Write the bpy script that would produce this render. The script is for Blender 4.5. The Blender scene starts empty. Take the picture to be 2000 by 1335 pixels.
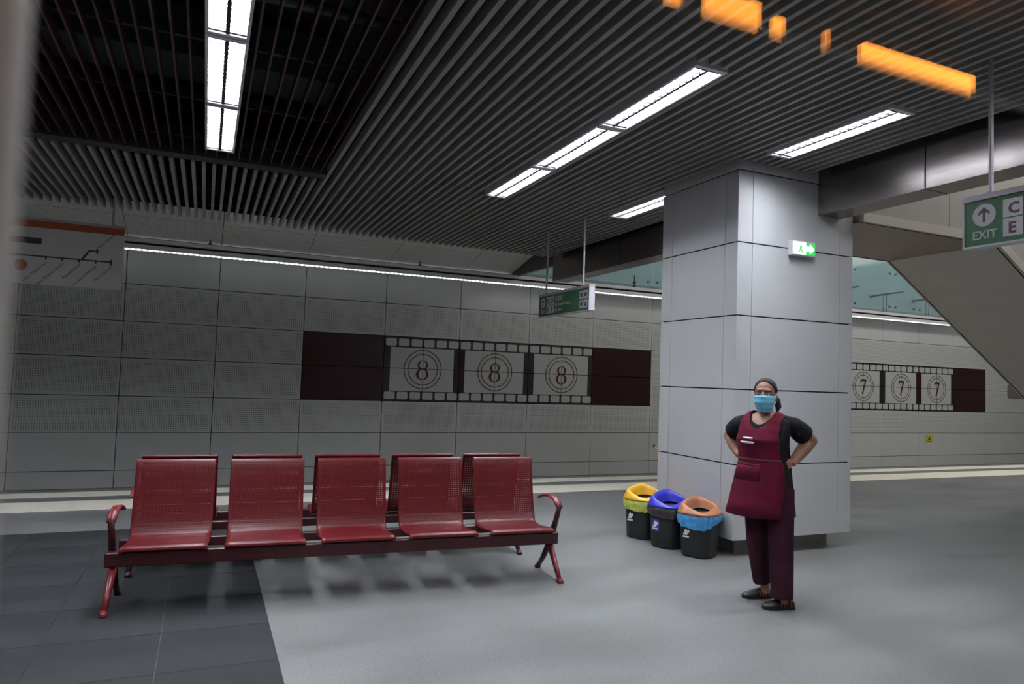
import bpy, bmesh, math, random
from mathutils import Vector, Matrix, noise
random.seed(7)
PI = math.pi
SC = bpy.context.scene
COL = SC.collection

# ---------------------------------------------------------------- camera, world, light, exposure
cam_d = bpy.data.cameras.new('camera'); cam = bpy.data.objects.new('camera', cam_d); COL.objects.link(cam)
yaw, pit, rol = 0.4121, 0.0515, 0.0348
fw = Vector((math.sin(yaw)*math.cos(pit), math.cos(yaw)*math.cos(pit), math.sin(pit)))
rt = Vector((math.cos(yaw), -math.sin(yaw), 0)); up = rt.cross(fw)
r2 = math.cos(rol)*rt + math.sin(rol)*up; u2 = -math.sin(rol)*rt + math.cos(rol)*up
cam.matrix_world = Matrix(((r2.x, u2.x, -fw.x, 0), (r2.y, u2.y, -fw.y, 0), (r2.z, u2.z, -fw.z, 1.577), (0, 0, 0, 1)))
cam_d.sensor_width = 36; cam_d.sensor_fit = 'HORIZONTAL'; cam_d.lens = 36*1364.6/2000
cam_d.clip_start = 0.02; cam_d.clip_end = 200
cam_d.dof.use_dof = True; cam_d.dof.focus_distance = 7.0; cam_d.dof.aperture_fstop = 3.8
SC.camera = cam
w = bpy.data.worlds.new('world'); SC.world = w; w.use_nodes = True
w.node_tree.nodes['Background'].inputs[0].default_value = (0.92, 0.95, 1.0, 1)
w.node_tree.nodes['Background'].inputs[1].default_value = 0.11
SC.view_settings.view_transform = 'Standard'; SC.view_settings.look = 'None'
SC.view_settings.gamma = 1.0; SC.view_settings.use_curve_mapping = False
SC.view_settings.exposure = 0.5
SC.cycles.use_denoising = True
SC.cycles.max_bounces = 8; SC.cycles.transparent_max_bounces = 24

def area(name, loc, sx, sy, power, color=(1, 1, 1), rot=(0, 0, 0), spread=180):
    l = bpy.data.lights.new(name, 'AREA'); l.shape = 'RECTANGLE'; l.size = sx; l.size_y = sy
    l.energy = power; l.color = color; l.spread = math.radians(spread)
    o = bpy.data.objects.new(name, l); o.location = loc; o.rotation_euler = rot; COL.objects.link(o); return o
# unseen area lamps added to brighten the open well and the glass screen
area('hall_fill', (16, 7.6, 6.3), 13, 2.0, 300, (1, .97, .92))
area('hall_fill', (11, 3.0, 6.3), 8, 1.6, 150, (1, .97, .92))
area('passage_fill', (15, 14.3, 6.2), 17, .8, 330, (.85, .97, 1))
TUBE = 85.0          # strength of the fluorescent tubes

# ---------------------------------------------------------------- materials
def mat(name, col, rough=.5, metal=0.0, emit=None, strength=0, spec=.5, coat=0):
    m = bpy.data.materials.new(name); m.use_nodes = True
    b = m.node_tree.nodes['Principled BSDF']
    b.inputs['Base Color'].default_value = (*col, 1); b.inputs['Roughness'].default_value = rough
    b.inputs['Metallic'].default_value = metal; b.inputs['Specular IOR Level'].default_value = spec
    b.inputs['Coat Weight'].default_value = coat
    if emit:
        b.inputs['Emission Color'].default_value = (*emit, 1); b.inputs['Emission Strength'].default_value = strength
    return m
def nodes(m): return m.node_tree.nodes, m.node_tree.links, m.node_tree.nodes['Principled BSDF']
def add(N, t, **k):
    n = N.new(t)
    for a, v in k.items(): setattr(n, a, v)
    return n
def mth(N, L, op, a, b=None, c=None):
    n = N.new('ShaderNodeMath'); n.operation = op
    for i, x in enumerate((a, b, c)):
        if x is None: continue
        if isinstance(x, (int, float)): n.inputs[i].default_value = x
        else: L.new(x, n.inputs[i])
    return n.outputs[0]
def noisy(m, col, amt=.15, scale=8, bump=0.0, detail=4, stretch=(1, 1, 1), coord='Object'):
    N, L, b = nodes(m)
    tc = add(N, 'ShaderNodeTexCoord'); mp = add(N, 'ShaderNodeMapping'); mp.inputs['Scale'].default_value = stretch
    nz = add(N, 'ShaderNodeTexNoise'); nz.inputs['Scale'].default_value = scale; nz.inputs['Detail'].default_value = detail
    cr = add(N, 'ShaderNodeValToRGB')
    cr.color_ramp.elements[0].position = .3; cr.color_ramp.elements[1].position = .7
    cr.color_ramp.elements[0].color = (*[c*(1-amt) for c in col], 1); cr.color_ramp.elements[1].color = (*[min(1, c*(1+amt)) for c in col], 1)
    L.new(tc.outputs[coord], mp.inputs[0]); L.new(mp.outputs[0], nz.inputs[0]); L.new(nz.outputs[0], cr.inputs[0]); L.new(cr.outputs[0], b.inputs['Base Color'])
    if bump:
        bp = add(N, 'ShaderNodeBump'); bp.inputs['Strength'].default_value = bump; bp.inputs['Distance'].default_value = .01
        L.new(nz.outputs[0], bp.inputs['Height']); L.new(bp.outputs[0], b.inputs['Normal'])
    return m

PANEL_C = (.53, .54, .53)
M = {}
M['panel'] = noisy(mat('wall_panel_paint', PANEL_C, .45), PANEL_C, .04, 2)
def perforated():
    m = mat('perforated_panel', PANEL_C, .5); N, L, b = nodes(m)
    tc = add(N, 'ShaderNodeTexCoord'); sp = add(N, 'ShaderNodeSeparateXYZ'); L.new(tc.outputs['Object'], sp.inputs[0])
    P = .035
    def cell(o):
        f = mth(N, L, 'FRACT', mth(N, L, 'ADD', mth(N, L, 'DIVIDE', o, P), 100.0)); return mth(N, L, 'SUBTRACT', f, .5)
    cx, cz = cell(sp.outputs[0]), cell(sp.outputs[2])
    d = mth(N, L, 'SQRT', mth(N, L, 'ADD', mth(N, L, 'MULTIPLY', cx, cx), mth(N, L, 'MULTIPLY', cz, cz)))
    mr = add(N, 'ShaderNodeMapRange'); mr.inputs['From Min'].default_value = .16; mr.inputs['From Max'].default_value = .25
    mr.inputs['To Min'].default_value = 1; mr.inputs['To Max'].default_value = 0; L.new(d, mr.inputs['Value'])
    ix = mth(N, L, 'LESS_THAN', mth(N, L, 'ABSOLUTE', sp.outputs[0]), .70)
    iz = mth(N, L, 'LESS_THAN', mth(N, L, 'ABSOLUTE', sp.outputs[2]), .2625)
    k = mth(N, L, 'MULTIPLY', mth(N, L, 'MULTIPLY', ix, iz), mr.outputs[0])
    mx = add(N, 'ShaderNodeMix', data_type='RGBA'); mx.inputs[6].default_value = (*PANEL_C, 1); mx.inputs[7].default_value = (.06, .06, .06, 1)
    L.new(k, mx.inputs[0]); L.new(mx.outputs[2], b.inputs['Base Color'])
    return m
M['perf'] = perforated()
def perf_ceiling():
    c = (.78, .77, .74); m = mat('track_ceiling_panel', c, .6); N, L, b = nodes(m)
    tc = add(N, 'ShaderNodeTexCoord'); sp = add(N, 'ShaderNodeSeparateXYZ'); L.new(tc.outputs['Object'], sp.inputs[0])
    s1 = mth(N, L, 'GREATER_THAN', mth(N, L, 'FRACT', mth(N, L, 'ADD', mth(N, L, 'DIVIDE', sp.outputs[0], .035), 50.0)), .62)
    s2 = mth(N, L, 'GREATER_THAN', mth(N, L, 'FRACT', mth(N, L, 'ADD', mth(N, L, 'DIVIDE', sp.outputs[1], .06), 50.0)), .62)
    mx = add(N, 'ShaderNodeMix', data_type='RGBA'); mx.inputs[6].default_value = (*c, 1); mx.inputs[7].default_value = (.42, .42, .41, 1)
    L.new(mth(N, L, 'MULTIPLY', s1, s2), mx.inputs[0]); L.new(mx.outputs[2], b.inputs['Base Color'])
    return m
M['perfceil'] = perf_ceiling()
M['black'] = mat('black_gap', (.008, .008, .008), .9, spec=.1)
M['maroon_panel'] = mat('maroon_glossy_panel', (.030, .0045, .006), .22, spec=.4)
M['print_black'] = mat('print_black', (.012, .013, .013), .35)
M['print_white'] = mat('print_grey', (.46, .47, .46), .45)
M['print_red'] = mat('print_red', (.075, .006, .010), .4)
M['print_dark'] = mat('print_dark', (.030, .012, .012), .4)
def granite(name, col, scale=180, amt=.3, rough=.35, tile=None):
    m = mat(name, col, rough); N, L, b = nodes(m)
    tc = add(N, 'ShaderNodeTexCoord'); n1 = add(N, 'ShaderNodeTexNoise'); n1.inputs['Scale'].default_value = scale; n1.inputs['Detail'].default_value = 3
    n2 = add(N, 'ShaderNodeTexNoise'); n2.inputs['Scale'].default_value = 1.3; n2.inputs['Detail'].default_value = 5
    mp = add(N, 'ShaderNodeMapping'); mp.inputs['Scale'].default_value = (.55, 1.6, 1)
    L.new(tc.outputs['Object'], mp.inputs[0]); L.new(tc.outputs['Object'], n1.inputs[0]); L.new(mp.outputs[0], n2.inputs[0])
    f = mth(N, L, 'ADD', mth(N, L, 'MULTIPLY', mth(N, L, 'SUBTRACT', n1.outputs[0], .5), amt*2.2), mth(N, L, 'MULTIPLY', mth(N, L, 'SUBTRACT', n2.outputs[0], .5), amt*2.4))
    if tile:
        br = add(N, 'ShaderNodeTexBrick'); br.offset = 0; br.inputs['Scale'].default_value = 1
        br.inputs['Brick Width'].default_value = tile; br.inputs['Row Height'].default_value = tile; br.inputs['Mortar Size'].default_value = .004
        br.inputs['Color1'].default_value = (.485, .485, .485, 1); br.inputs['Color2'].default_value = (.525, .525, .525, 1); br.inputs['Mortar'].default_value = (.42, .42, .42, 1)
        L.new(tc.outputs['Object'], br.inputs[0])
        sx = add(N, 'ShaderNodeSeparateColor'); L.new(br.outputs[0], sx.inputs[0])
        f = mth(N, L, 'ADD', f, mth(N, L, 'SUBTRACT', sx.outputs[0], .5))
    f = mth(N, L, 'ADD', f, 1.0)
    vm = add(N, 'ShaderNodeVectorMath', operation='SCALE'); vm.inputs[0].default_value = col; L.new(f, vm.inputs['Scale'])
    L.new(vm.outputs[0], b.inputs['Base Color'])
    rr = mth(N, L, 'ADD', mth(N, L, 'MULTIPLY', n2.outputs[0], .25), rough-.1); L.new(rr, b.inputs['Roughness'])
    return m
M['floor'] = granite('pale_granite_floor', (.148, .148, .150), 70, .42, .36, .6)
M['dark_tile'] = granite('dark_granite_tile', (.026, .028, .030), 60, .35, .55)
M['dark_tile'].node_tree.nodes['Principled BSDF'].inputs['Specular IOR Level'].default_value = .12
M['plinth'] = granite('plinth_granite', (.22, .215, .20), 90, .5, .5)
M['cream'] = noisy(mat('cream_tactile', (.70, .66, .56), .6), (.70, .66, .56), .06, 6)
M['concrete'] = noisy(mat('concrete', (.12, .12, .12), .9), (.12, .12, .12), .3, 3)
M['darkconc'] = noisy(mat('dark_soffit', (.03, .034, .035), .9), (.03, .034, .035), .4, 2)
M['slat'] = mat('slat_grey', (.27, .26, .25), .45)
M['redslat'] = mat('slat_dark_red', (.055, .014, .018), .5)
M['recess'] = mat('recess_trim', (.030, .026, .027), .6)
M['rail'] = mat('ceiling_carrier', (.015, .015, .016), .6)
M['duct'] = mat('dull_duct', (.06, .07, .07), .4, .6)
M['housing'] = mat('white_housing', (.62, .62, .66), .35)
M['tube'] = mat('tube_glow', (1, 1, 1), .5, emit=(.90, .95, 1.0), strength=TUBE)
M['louver'] = mat('louver_blade', (.012, .012, .016), .5, 0)
M['led'] = mat('led_glow', (1, 1, 1), .5, emit=(.9, .97, 1.0), strength=5)
def led_mat():
    m = M['led']; N, L, b = nodes(m)
    tc = add(N, 'ShaderNodeTexCoord'); sp = add(N, 'ShaderNodeSeparateXYZ'); L.new(tc.outputs['Object'], sp.inputs[0])
    f = mth(N, L, 'FRACT', mth(N, L, 'ADD', mth(N, L, 'DIVIDE', sp.outputs[0], .085), 200.0))
    nz = add(N, 'ShaderNodeTexNoise'); nz.noise_dimensions = '1D'; nz.inputs['Scale'].default_value = .8; L.new(sp.outputs[0], nz.inputs['W'])
    s = mth(N, L, 'MULTIPLY', mth(N, L, 'LESS_THAN', f, .6), mth(N, L, 'MULTIPLY', nz.outputs[0], 3.6))
    L.new(mth(N, L, 'ADD', s, .35), b.inputs['Emission Strength'])
led_mat()
M['pillar'] = noisy(mat('pillar_panel', (.42, .425, .44), .36), (.42, .425, .44), .02, 1.5)
M['steel'] = noisy(mat('brushed_steel', (.21, .185, .175), .24, .9), (.21, .185, .175), .08, 60, stretch=(1, .02, 1))
M['steel2'] = mat('steel_fitting', (.28, .29, .3), .3, .8)
M['trough'] = mat('trough_aluminium', (.80, .80, .82), .45, 0)
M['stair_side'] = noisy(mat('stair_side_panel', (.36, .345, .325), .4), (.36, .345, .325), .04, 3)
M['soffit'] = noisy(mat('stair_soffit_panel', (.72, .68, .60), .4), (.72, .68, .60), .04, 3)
M['stair_trim'] = mat('stair_edge_trim', (.58, .54, .48), .35, .3)
def glass_mat():
    m = mat('teal_glass', (.42, .52, .53), .08, spec=.6); N, L, b = nodes(m)
    tr = add(N, 'ShaderNodeBsdfTransparent'); tr.inputs[0].default_value = (.70, .80, .80, 1)
    mx = add(N, 'ShaderNodeMixShader'); mx.inputs[0].default_value = .45
    L.new(b.outputs[0], mx.inputs[1]); L.new(tr.outputs[0], mx.inputs[2]); L.new(mx.outputs[0], N['Material Output'].inputs['Surface'])
    return m
M['glass'] = glass_mat()
M['hallwall'] = noisy(mat('hall_wall', (.42, .47, .47), .6), (.42, .47, .47), .1, .6)
# bench
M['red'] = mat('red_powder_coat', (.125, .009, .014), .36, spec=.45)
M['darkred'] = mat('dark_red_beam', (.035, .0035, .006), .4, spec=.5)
def perf_red():
    m = mat('red_perforated_sheet', (.085, .0035, .006), .36, spec=.32); N, L, b = nodes(m)
    uv = add(N, 'ShaderNodeUVMap'); sp = add(N, 'ShaderNodeSeparateXYZ'); L.new(uv.outputs[0], sp.inputs[0])
    fx = mth(N, L, 'FRACT', mth(N, L, 'DIVIDE', sp.outputs[0], .020)); fy = mth(N, L, 'FRACT', mth(N, L, 'DIVIDE', sp.outputs[1], .016))
    hx = mth(N, L, 'LESS_THAN', mth(N, L, 'ABSOLUTE', mth(N, L, 'SUBTRACT', fx, .5)), .28)
    hy = mth(N, L, 'LESS_THAN', mth(N, L, 'ABSOLUTE', mth(N, L, 'SUBTRACT', fy, .5)), .11)
    mx_ = mth(N, L, 'MULTIPLY', mth(N, L, 'GREATER_THAN', sp.outputs[0], .025), mth(N, L, 'LESS_THAN', sp.outputs[0], .495))
    my_ = mth(N, L, 'MULTIPLY', mth(N, L, 'GREATER_THAN', sp.outputs[1], .07), mth(N, L, 'LESS_THAN', sp.outputs[1], .93))
    k = mth(N, L, 'MULTIPLY', mth(N, L, 'MULTIPLY', hx, hy), mth(N, L, 'MULTIPLY', mx_, my_))
    L.new(mth(N, L, 'SUBTRACT', 1.0, k), b.inputs['Alpha'])
    return m
M['perfred'] = perf_red()
# bins
M['bin_black'] = mat('bin_black', (.012, .012, .013), .45)
M['lid_yellow'] = mat('lid_yellow', (.60, .32, .015), .4)
M['lid_blue'] = mat('lid_blue', (.025, .025, .38), .35)
M['lid_brown'] = mat('lid_brown', (.34, .135, .065), .4)
def bag(name, col):
    m = noisy(mat(name, col, .3), col, .35, 25, .6); return m
M['bag_green'] = bag('bag_yellow_green', (.36, .40, .08)); M['bag_dark'] = bag('bag_dark', (.03, .025, .03)); M['bag_blue'] = bag('bag_blue', (.05, .24, .50))
M['white_print'] = mat('white_print', (.6, .6, .6), .6)
M['blue_print'] = mat('blue_print', (.03, .04, .25), .5)
# signs
M['green'] = mat('sign_green', (.028, .105, .045), .35)
M['sign_white'] = mat('sign_white', (.50, .50, .53), .45)
M['sign_grey'] = mat('sign_frame', (.40, .38, .42), .4, .2)
M['sign_ink'] = mat('sign_ink', (.07, .03, .03), .5)
M['board'] = mat('line_board', (.60, .60, .61), .5)
M['board_ink'] = mat('board_ink', (.035, .032, .035), .5)
M['orange'] = mat('board_orange', (.35, .075, .02), .45)
M['exit_w'] = mat('exit_lit_white', (1, 1, 1), .5, emit=(.85, 1, .9), strength=2.2)
M['exit_g'] = mat('exit_lit_green', (.02, .3, .06), .5, emit=(.03, .42, .09), strength=.9)
M['yellow'] = mat('yellow_plate', (.55, .50, .02), .5)
M['wood'] = mat('broom_wood', (.35, .22, .10), .5)
# person
M['skin'] = noisy(mat('skin', (.28, .14, .095), .55), (.28, .14, .095), .12, 14)
M['hair'] = noisy(mat('hair', (.012, .010, .010), .65, spec=.25), (.020, .016, .017), .4, 60, .3, stretch=(1, 1, .2))
M['mask'] = mat('mask_blue', (.15, .42, .58), .65)
M['shirt'] = noisy(mat('shirt_black', (.008, .008, .010), .85, spec=.2), (.008, .008, .010), .2, 20)
M['apron'] = noisy(mat('apron_burgundy', (.092, .005, .020), .85, spec=.15), (.092, .005, .020), .22, 9, .4)
M['apron_seam'] = mat('apron_seam', (.075, .005, .018), .85)
M['trousers'] = noisy(mat('trousers_burgundy', (.034, .008, .016), .85, spec=.15), (.034, .008, .016), .25, 7, .3)
M['shoe'] = mat('shoe_black', (.012, .008, .009), .45)
M['shoe_orange'] = mat('shoe_orange', (.30, .085, .03), .6)
M['eye'] = mat('eye_white', (.45, .42, .40), .3); M['iris'] = mat('iris', (.02, .012, .008), .2)
M['frame_grey'] = noisy(mat('window_frame_paint', (.62, .64, .62), .55), (.62, .64, .62), .05, 5)

# ---------------------------------------------------------------- mesh helpers
def obj(name, bm, m, parent=None, loc=None, smooth=False, bevel=0):
    me = bpy.data.meshes.new(name)
    if bevel: bmesh.ops.bevel(bm, geom=list(bm.edges), offset=bevel, segments=1, affect='EDGES')
    bmesh.ops.recalc_face_normals(bm, faces=bm.faces)
    bm.to_mesh(me); bm.free()
    for x in (m if isinstance(m, (list, tuple)) else [m]): me.materials.append(M[x] if isinstance(x, str) else x)
    if smooth:
        for p in me.polygons: p.use_smooth = True
    o = bpy.data.objects.new(name, me); COL.objects.link(o)
    if loc is not None: o.location = loc
    if parent: o.parent = parent
    return o
def inst(name, me, parent=None, loc=(0, 0, 0), rot=None):
    o = bpy.data.objects.new(name, me); COL.objects.link(o); o.location = loc
    if rot: o.rotation_euler = rot
    if parent: o.parent = parent
    return o
def box(bm, x0, x1, y0, y1, z0, z1, mi=0):
    v = [bm.verts.new(p) for p in ((x0, y0, z0), (x1, y0, z0), (x1, y1, z0), (x0, y1, z0), (x0, y0, z1), (x1, y0, z1), (x1, y1, z1), (x0, y1, z1))]
    for f in ((0, 3, 2, 1), (4, 5, 6, 7), (0, 1, 5, 4), (1, 2, 6, 5), (2, 3, 7, 6), (3, 0, 4, 7)):
        bm.faces.new([v[i] for i in f]).material_index = mi
    return bm
def bx(x0, x1, y0, y1, z0, z1): return box(bmesh.new(), x0, x1, y0, y1, z0, z1)
def prism(bm, pts, h, axis='Y', mi=0):
    """polygon pts (2D) extruded from h[0] to h[1] along axis"""
    def P(a, b, t):
        return {'Y': (a, t, b), 'X': (t, a, b), 'Z': (a, b, t)}[axis]
    A = [bm.verts.new(P(a, b, h[0])) for a, b in pts]; B = [bm.verts.new(P(a, b, h[1])) for a, b in pts]
    bm.faces.new(A).material_index = mi; bm.faces.new(B[::-1]).material_index = mi
    n = len(pts)
    for i in range(n):
        bm.faces.new((A[i], B[i], B[(i+1) % n], A[(i+1) % n])).material_index = mi
    return bm
def tube(bm, pts, rad, seg=12, caps=True, squash=None):
    """round (or elliptical) tube along pts; rad a number or list; squash (sx, sy) lists in fixed frame"""
    pts = [Vector(p) for p in pts]; n = len(pts); rings = []
    up0 = Vector((0, 0, 1))
    prev = None
    for i, p in enumerate(pts):
        t = (pts[min(i+1, n-1)]-pts[max(i-1, 0)]).normalized()
        if prev is None:
            a = t.cross(up0)
            if a.length < .05: a = t.cross(Vector((0, 1, 0)))
            a.normalize()
        else:
            a = prev-t*prev.dot(t); a.normalize()
        prev = a; b = t.cross(a)
        r = rad[i] if isinstance(rad, (list, tuple)) else rad
        ra, rb = r if isinstance(r, (list, tuple)) else (r, r)
        rings.append([bm.verts.new(p+a*ra*math.cos(2*PI*k/seg)+b*rb*math.sin(2*PI*k/seg)) for k in range(seg)])
    for i in range(n-1):
        for k in range(seg):
            bm.faces.new((rings[i][k], rings[i][(k+1) % seg], rings[i+1][(k+1) % seg], rings[i+1][k]))
    if caps:
        bm.faces.new(rings[0][::-1]); bm.faces.new(rings[-1])
    return bm
def loft(bm, secs, seg=28, caps=True):
    """secs: list of (center(x,y,z), rx, ry, [power]) horizontal superellipse sections"""
    rings = []
    for s in secs:
        c, rx, ry = s[0], s[1], s[2]; pw = s[3] if len(s) > 3 else 2.0; tilt = s[4] if len(s) > 4 else 0
        ring = []
        for k in range(seg):
            a = 2*PI*k/seg; ca, sa = math.cos(a), math.sin(a)
            x = math.copysign(abs(ca)**(2/pw), ca)*rx; y = math.copysign(abs(sa)**(2/pw), sa)*ry
            ring.append(bm.verts.new((c[0]+x, c[1]+y, c[2]+tilt*x)))
        rings.append(ring)
    for i in range(len(rings)-1):
        for k in range(seg): bm.faces.new((rings[i][k], rings[i][(k+1) % seg], rings[i+1][(k+1) % seg], rings[i+1][k]))
    if caps: bm.faces.new(rings[0][::-1]); bm.faces.new(rings[-1])
    return bm
def ball(bm, c, r, rot=None, seg=20):
    mtx = Matrix.Translation(c) @ (rot if rot is not None else Matrix.Identity(4)) @ Matrix.Diagonal((*(r if isinstance(r, (list, tuple)) else (r, r, r)), 1))
    bmesh.ops.create_uvsphere(bm, u_segments=seg, v_segments=seg//2, radius=1, matrix=mtx); return bm
def remesh(name, bm, m, voxel, parent, smooth=3):
    me = bpy.data.meshes.new(name); bmesh.ops.recalc_face_normals(bm, faces=bm.faces); bm.to_mesh(me); bm.free()
    t = bpy.data.objects.new('tmp', me); COL.objects.link(t)
    r = t.modifiers.new('r', 'REMESH'); r.mode = 'VOXEL'; r.voxel_size = voxel; r.use_smooth_shade = True
    s = t.modifiers.new('s', 'SMOOTH'); s.iterations = smooth; s.factor = .5
    dg = bpy.context.evaluated_depsgraph_get(); out = bpy.data.meshes.new_from_object(t.evaluated_get(dg))
    bpy.data.objects.remove(t); out.name = name
    out.materials.clear(); out.materials.append(M[m])
    o = bpy.data.objects.new(name, out); COL.objects.link(o); o.parent = parent
    return o
def smooth_rim(bm, n=12):
    nb = {}
    for e in bm.edges:
        if len(e.link_faces) == 1:
            a, c = e.verts; nb.setdefault(a, []).append(c); nb.setdefault(c, []).append(a)
    for _ in range(n):
        new = {v: (v.co*.4+(l[0].co+l[1].co)*.3) for v, l in nb.items() if len(l) == 2}
        for v, c in new.items(): v.co = c
def text_bm(bm, s, size, mtx, depth=.001, align='LEFT', mi=0, bold=0):
    c = bpy.data.curves.new('t', 'FONT'); c.body = s; c.size = size; c.extrude = depth; c.align_x = align; c.resolution_u = 2; c.offset = bold
    t = bpy.data.objects.new('t', c); COL.objects.link(t)
    dg = bpy.context.evaluated_depsgraph_get(); me = bpy.data.meshes.new_from_object(t.evaluated_get(dg))
    bpy.data.objects.remove(t)
    me.transform(mtx); n0 = len(bm.faces); bm.from_mesh(me); bm.faces.ensure_lookup_table()
    for f in bm.faces[n0:]: f.material_index = mi
    bpy.data.meshes.remove(me); return bm
def props(o, label=None, cat=None, group=None, kind=None):
    if label: o['label'] = label
    if cat: o['category'] = cat
    if group: o['group'] = group
    if kind: o['kind'] = kind
    return o
def empty(name, loc=(0, 0, 0), rz=0, **k):
    o = bpy.data.objects.new(name, None); COL.objects.link(o); o.location = loc; o.rotation_euler = (0, 0, rz); o.empty_display_size = .1
    return props(o, **k)
def ring_pts(cx, cz, rx, rz, n=48, a0=0): return [(cx+rx*math.cos(a0+2*PI*i/n), cz+rz*math.sin(a0+2*PI*i/n)) for i in range(n)]
def ring_bm(bm, cx, cz, ro, ri, y0, y1, n=48, inner=None):
    """flat ring in XZ plane; ro, ri are (rx, rz)"""
    O = ring_pts(cx, cz, *ro, n); I = ring_pts(*(inner or (cx, cz)), *ri, n)
    for y in (y0,):
        a = [bm.verts.new((p[0], y, p[1])) for p in O]; b = [bm.verts.new((p[0], y, p[1])) for p in I]
        c = [bm.verts.new((p[0], y1, p[1])) for p in O]; d = [bm.verts.new((p[0], y1, p[1])) for p in I]
        for i in range(n):
            j = (i+1) % n
            bm.faces.new((a[i], a[j], b[j], b[i])); bm.faces.new((c[i], d[i], d[j], c[j])); bm.faces.new((a[i], c[i], c[j], a[j])); bm.faces.new((b[i], b[j], d[j], d[i]))
    return bm
def rrect(cx, cz, w_, h_, r, n=4):
    P = []
    for sx, sz, a0 in ((1, 1, 0), (-1, 1, PI/2), (-1, -1, PI), (1, -1, 3*PI/2)):
        for i in range(n+1):
            a = a0+PI/2*i/n; P.append((cx+sx*(w_/2-r)+r*math.cos(a), cz+sz*(h_/2-r)+r*math.sin(a)))
    return P

# ---------------------------------------------------------------- setting: floor
YE = 10.3                      # far platform edge
DX, DY0, DY1 = .45, 2.25, 7.70     # dark tile field: right edge, near and far edges
TL = .605
bm = bmesh.new()
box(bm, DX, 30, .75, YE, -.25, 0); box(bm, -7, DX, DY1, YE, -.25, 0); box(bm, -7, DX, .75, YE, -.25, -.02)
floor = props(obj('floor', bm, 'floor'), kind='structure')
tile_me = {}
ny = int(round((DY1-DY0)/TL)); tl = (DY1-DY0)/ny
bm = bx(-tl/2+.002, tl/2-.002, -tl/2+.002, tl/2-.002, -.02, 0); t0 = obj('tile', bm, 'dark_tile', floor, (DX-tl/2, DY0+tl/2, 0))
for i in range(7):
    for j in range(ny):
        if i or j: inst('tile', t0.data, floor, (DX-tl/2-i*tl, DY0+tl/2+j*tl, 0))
t = obj('joint_bed', bx(-7, DX, .75, DY1, -.019, -.006), mat('pale_grout', (.09, .09, .09), .8), floor)
obj('tactile_strip', bx(-7, 30, 9.68, 10.02, 0, .004), 'cream', floor)
obj('tactile_strip', bx(-7, 30, 8.78, 9.38, 0, .004), 'cream', floor)
obj('platform_edge', bx(-7, 30, YE-.04, YE, -1.1, -.0), 'concrete', floor)
obj('track_bed', bx(-7, 30, YE, 13.4, -1.2, -1.1), 'concrete', floor)
obj('rail', bx(-7, 30, 11.05, 11.12, -1.1, -.93), 'steel2', floor); obj('rail', bx(-7, 30, 12.5, 12.57, -1.1, -.93), 'steel2', floor)

# ---------------------------------------------------------------- far wall with its panels
YW = 13.1
XS = [-5.7, -4.2, -2.74, -1.272, .152, 1.60, 3.087, 4.589, 6.11, 7.628, 9.143, 10.62, 12.1, 13.58, 15.06, 16.515, 17.935, 19.378, 20.793, 22.195, 23.6, 25.0, 26.4, 28.0]
ZS = [-1.1, -.15, .465, 1.062, 1.690, 2.297, 2.916, 3.50]
wall = props(obj('wall_far', bx(-7, 30, YW+.03, YW+.3, -1.2, 3.75), 'black'), kind='structure')
MUR8 = 5; MUR7 = 14          # index in XS of the first film panel column
pm = {}
def panel_mesh(wd, ht, m):
    k = (round(wd, 2), round(ht, 2), m)
    if k not in pm:
        bm = bx(-wd/2+.006, wd/2-.006, 0, .03, -ht/2+.006, ht/2-.006); me = bpy.data.meshes.new('panel'); bm.to_mesh(me); bm.free(); me.materials.append(M[m]); pm[k] = me
    return pm[k]
for i in range(len(XS)-1):
    for j in range(7):
        m = 'perf' if 2 <= j <= 5 else 'panel'
        if j in (3, 4):
            if i in (MUR8, MUR8+4, MUR7-1, MUR7+3): m = 'maroon_panel'
            if MUR8 < i < MUR8+4 or MUR7 <= i < MUR7+3: m = 'print_black'
        wd, ht = XS[i+1]-XS[i], ZS[j+1]-ZS[j]
        p = inst('panel', panel_mesh(wd, ht, m), wall, ((XS[i]+XS[i+1])/2, YW, (ZS[j]+ZS[j+1])/2))
        if m == 'maroon_panel': p['label'] = 'dark maroon panel'
        if m == 'print_black': p['label'] = 'black film strip panel'
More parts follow.
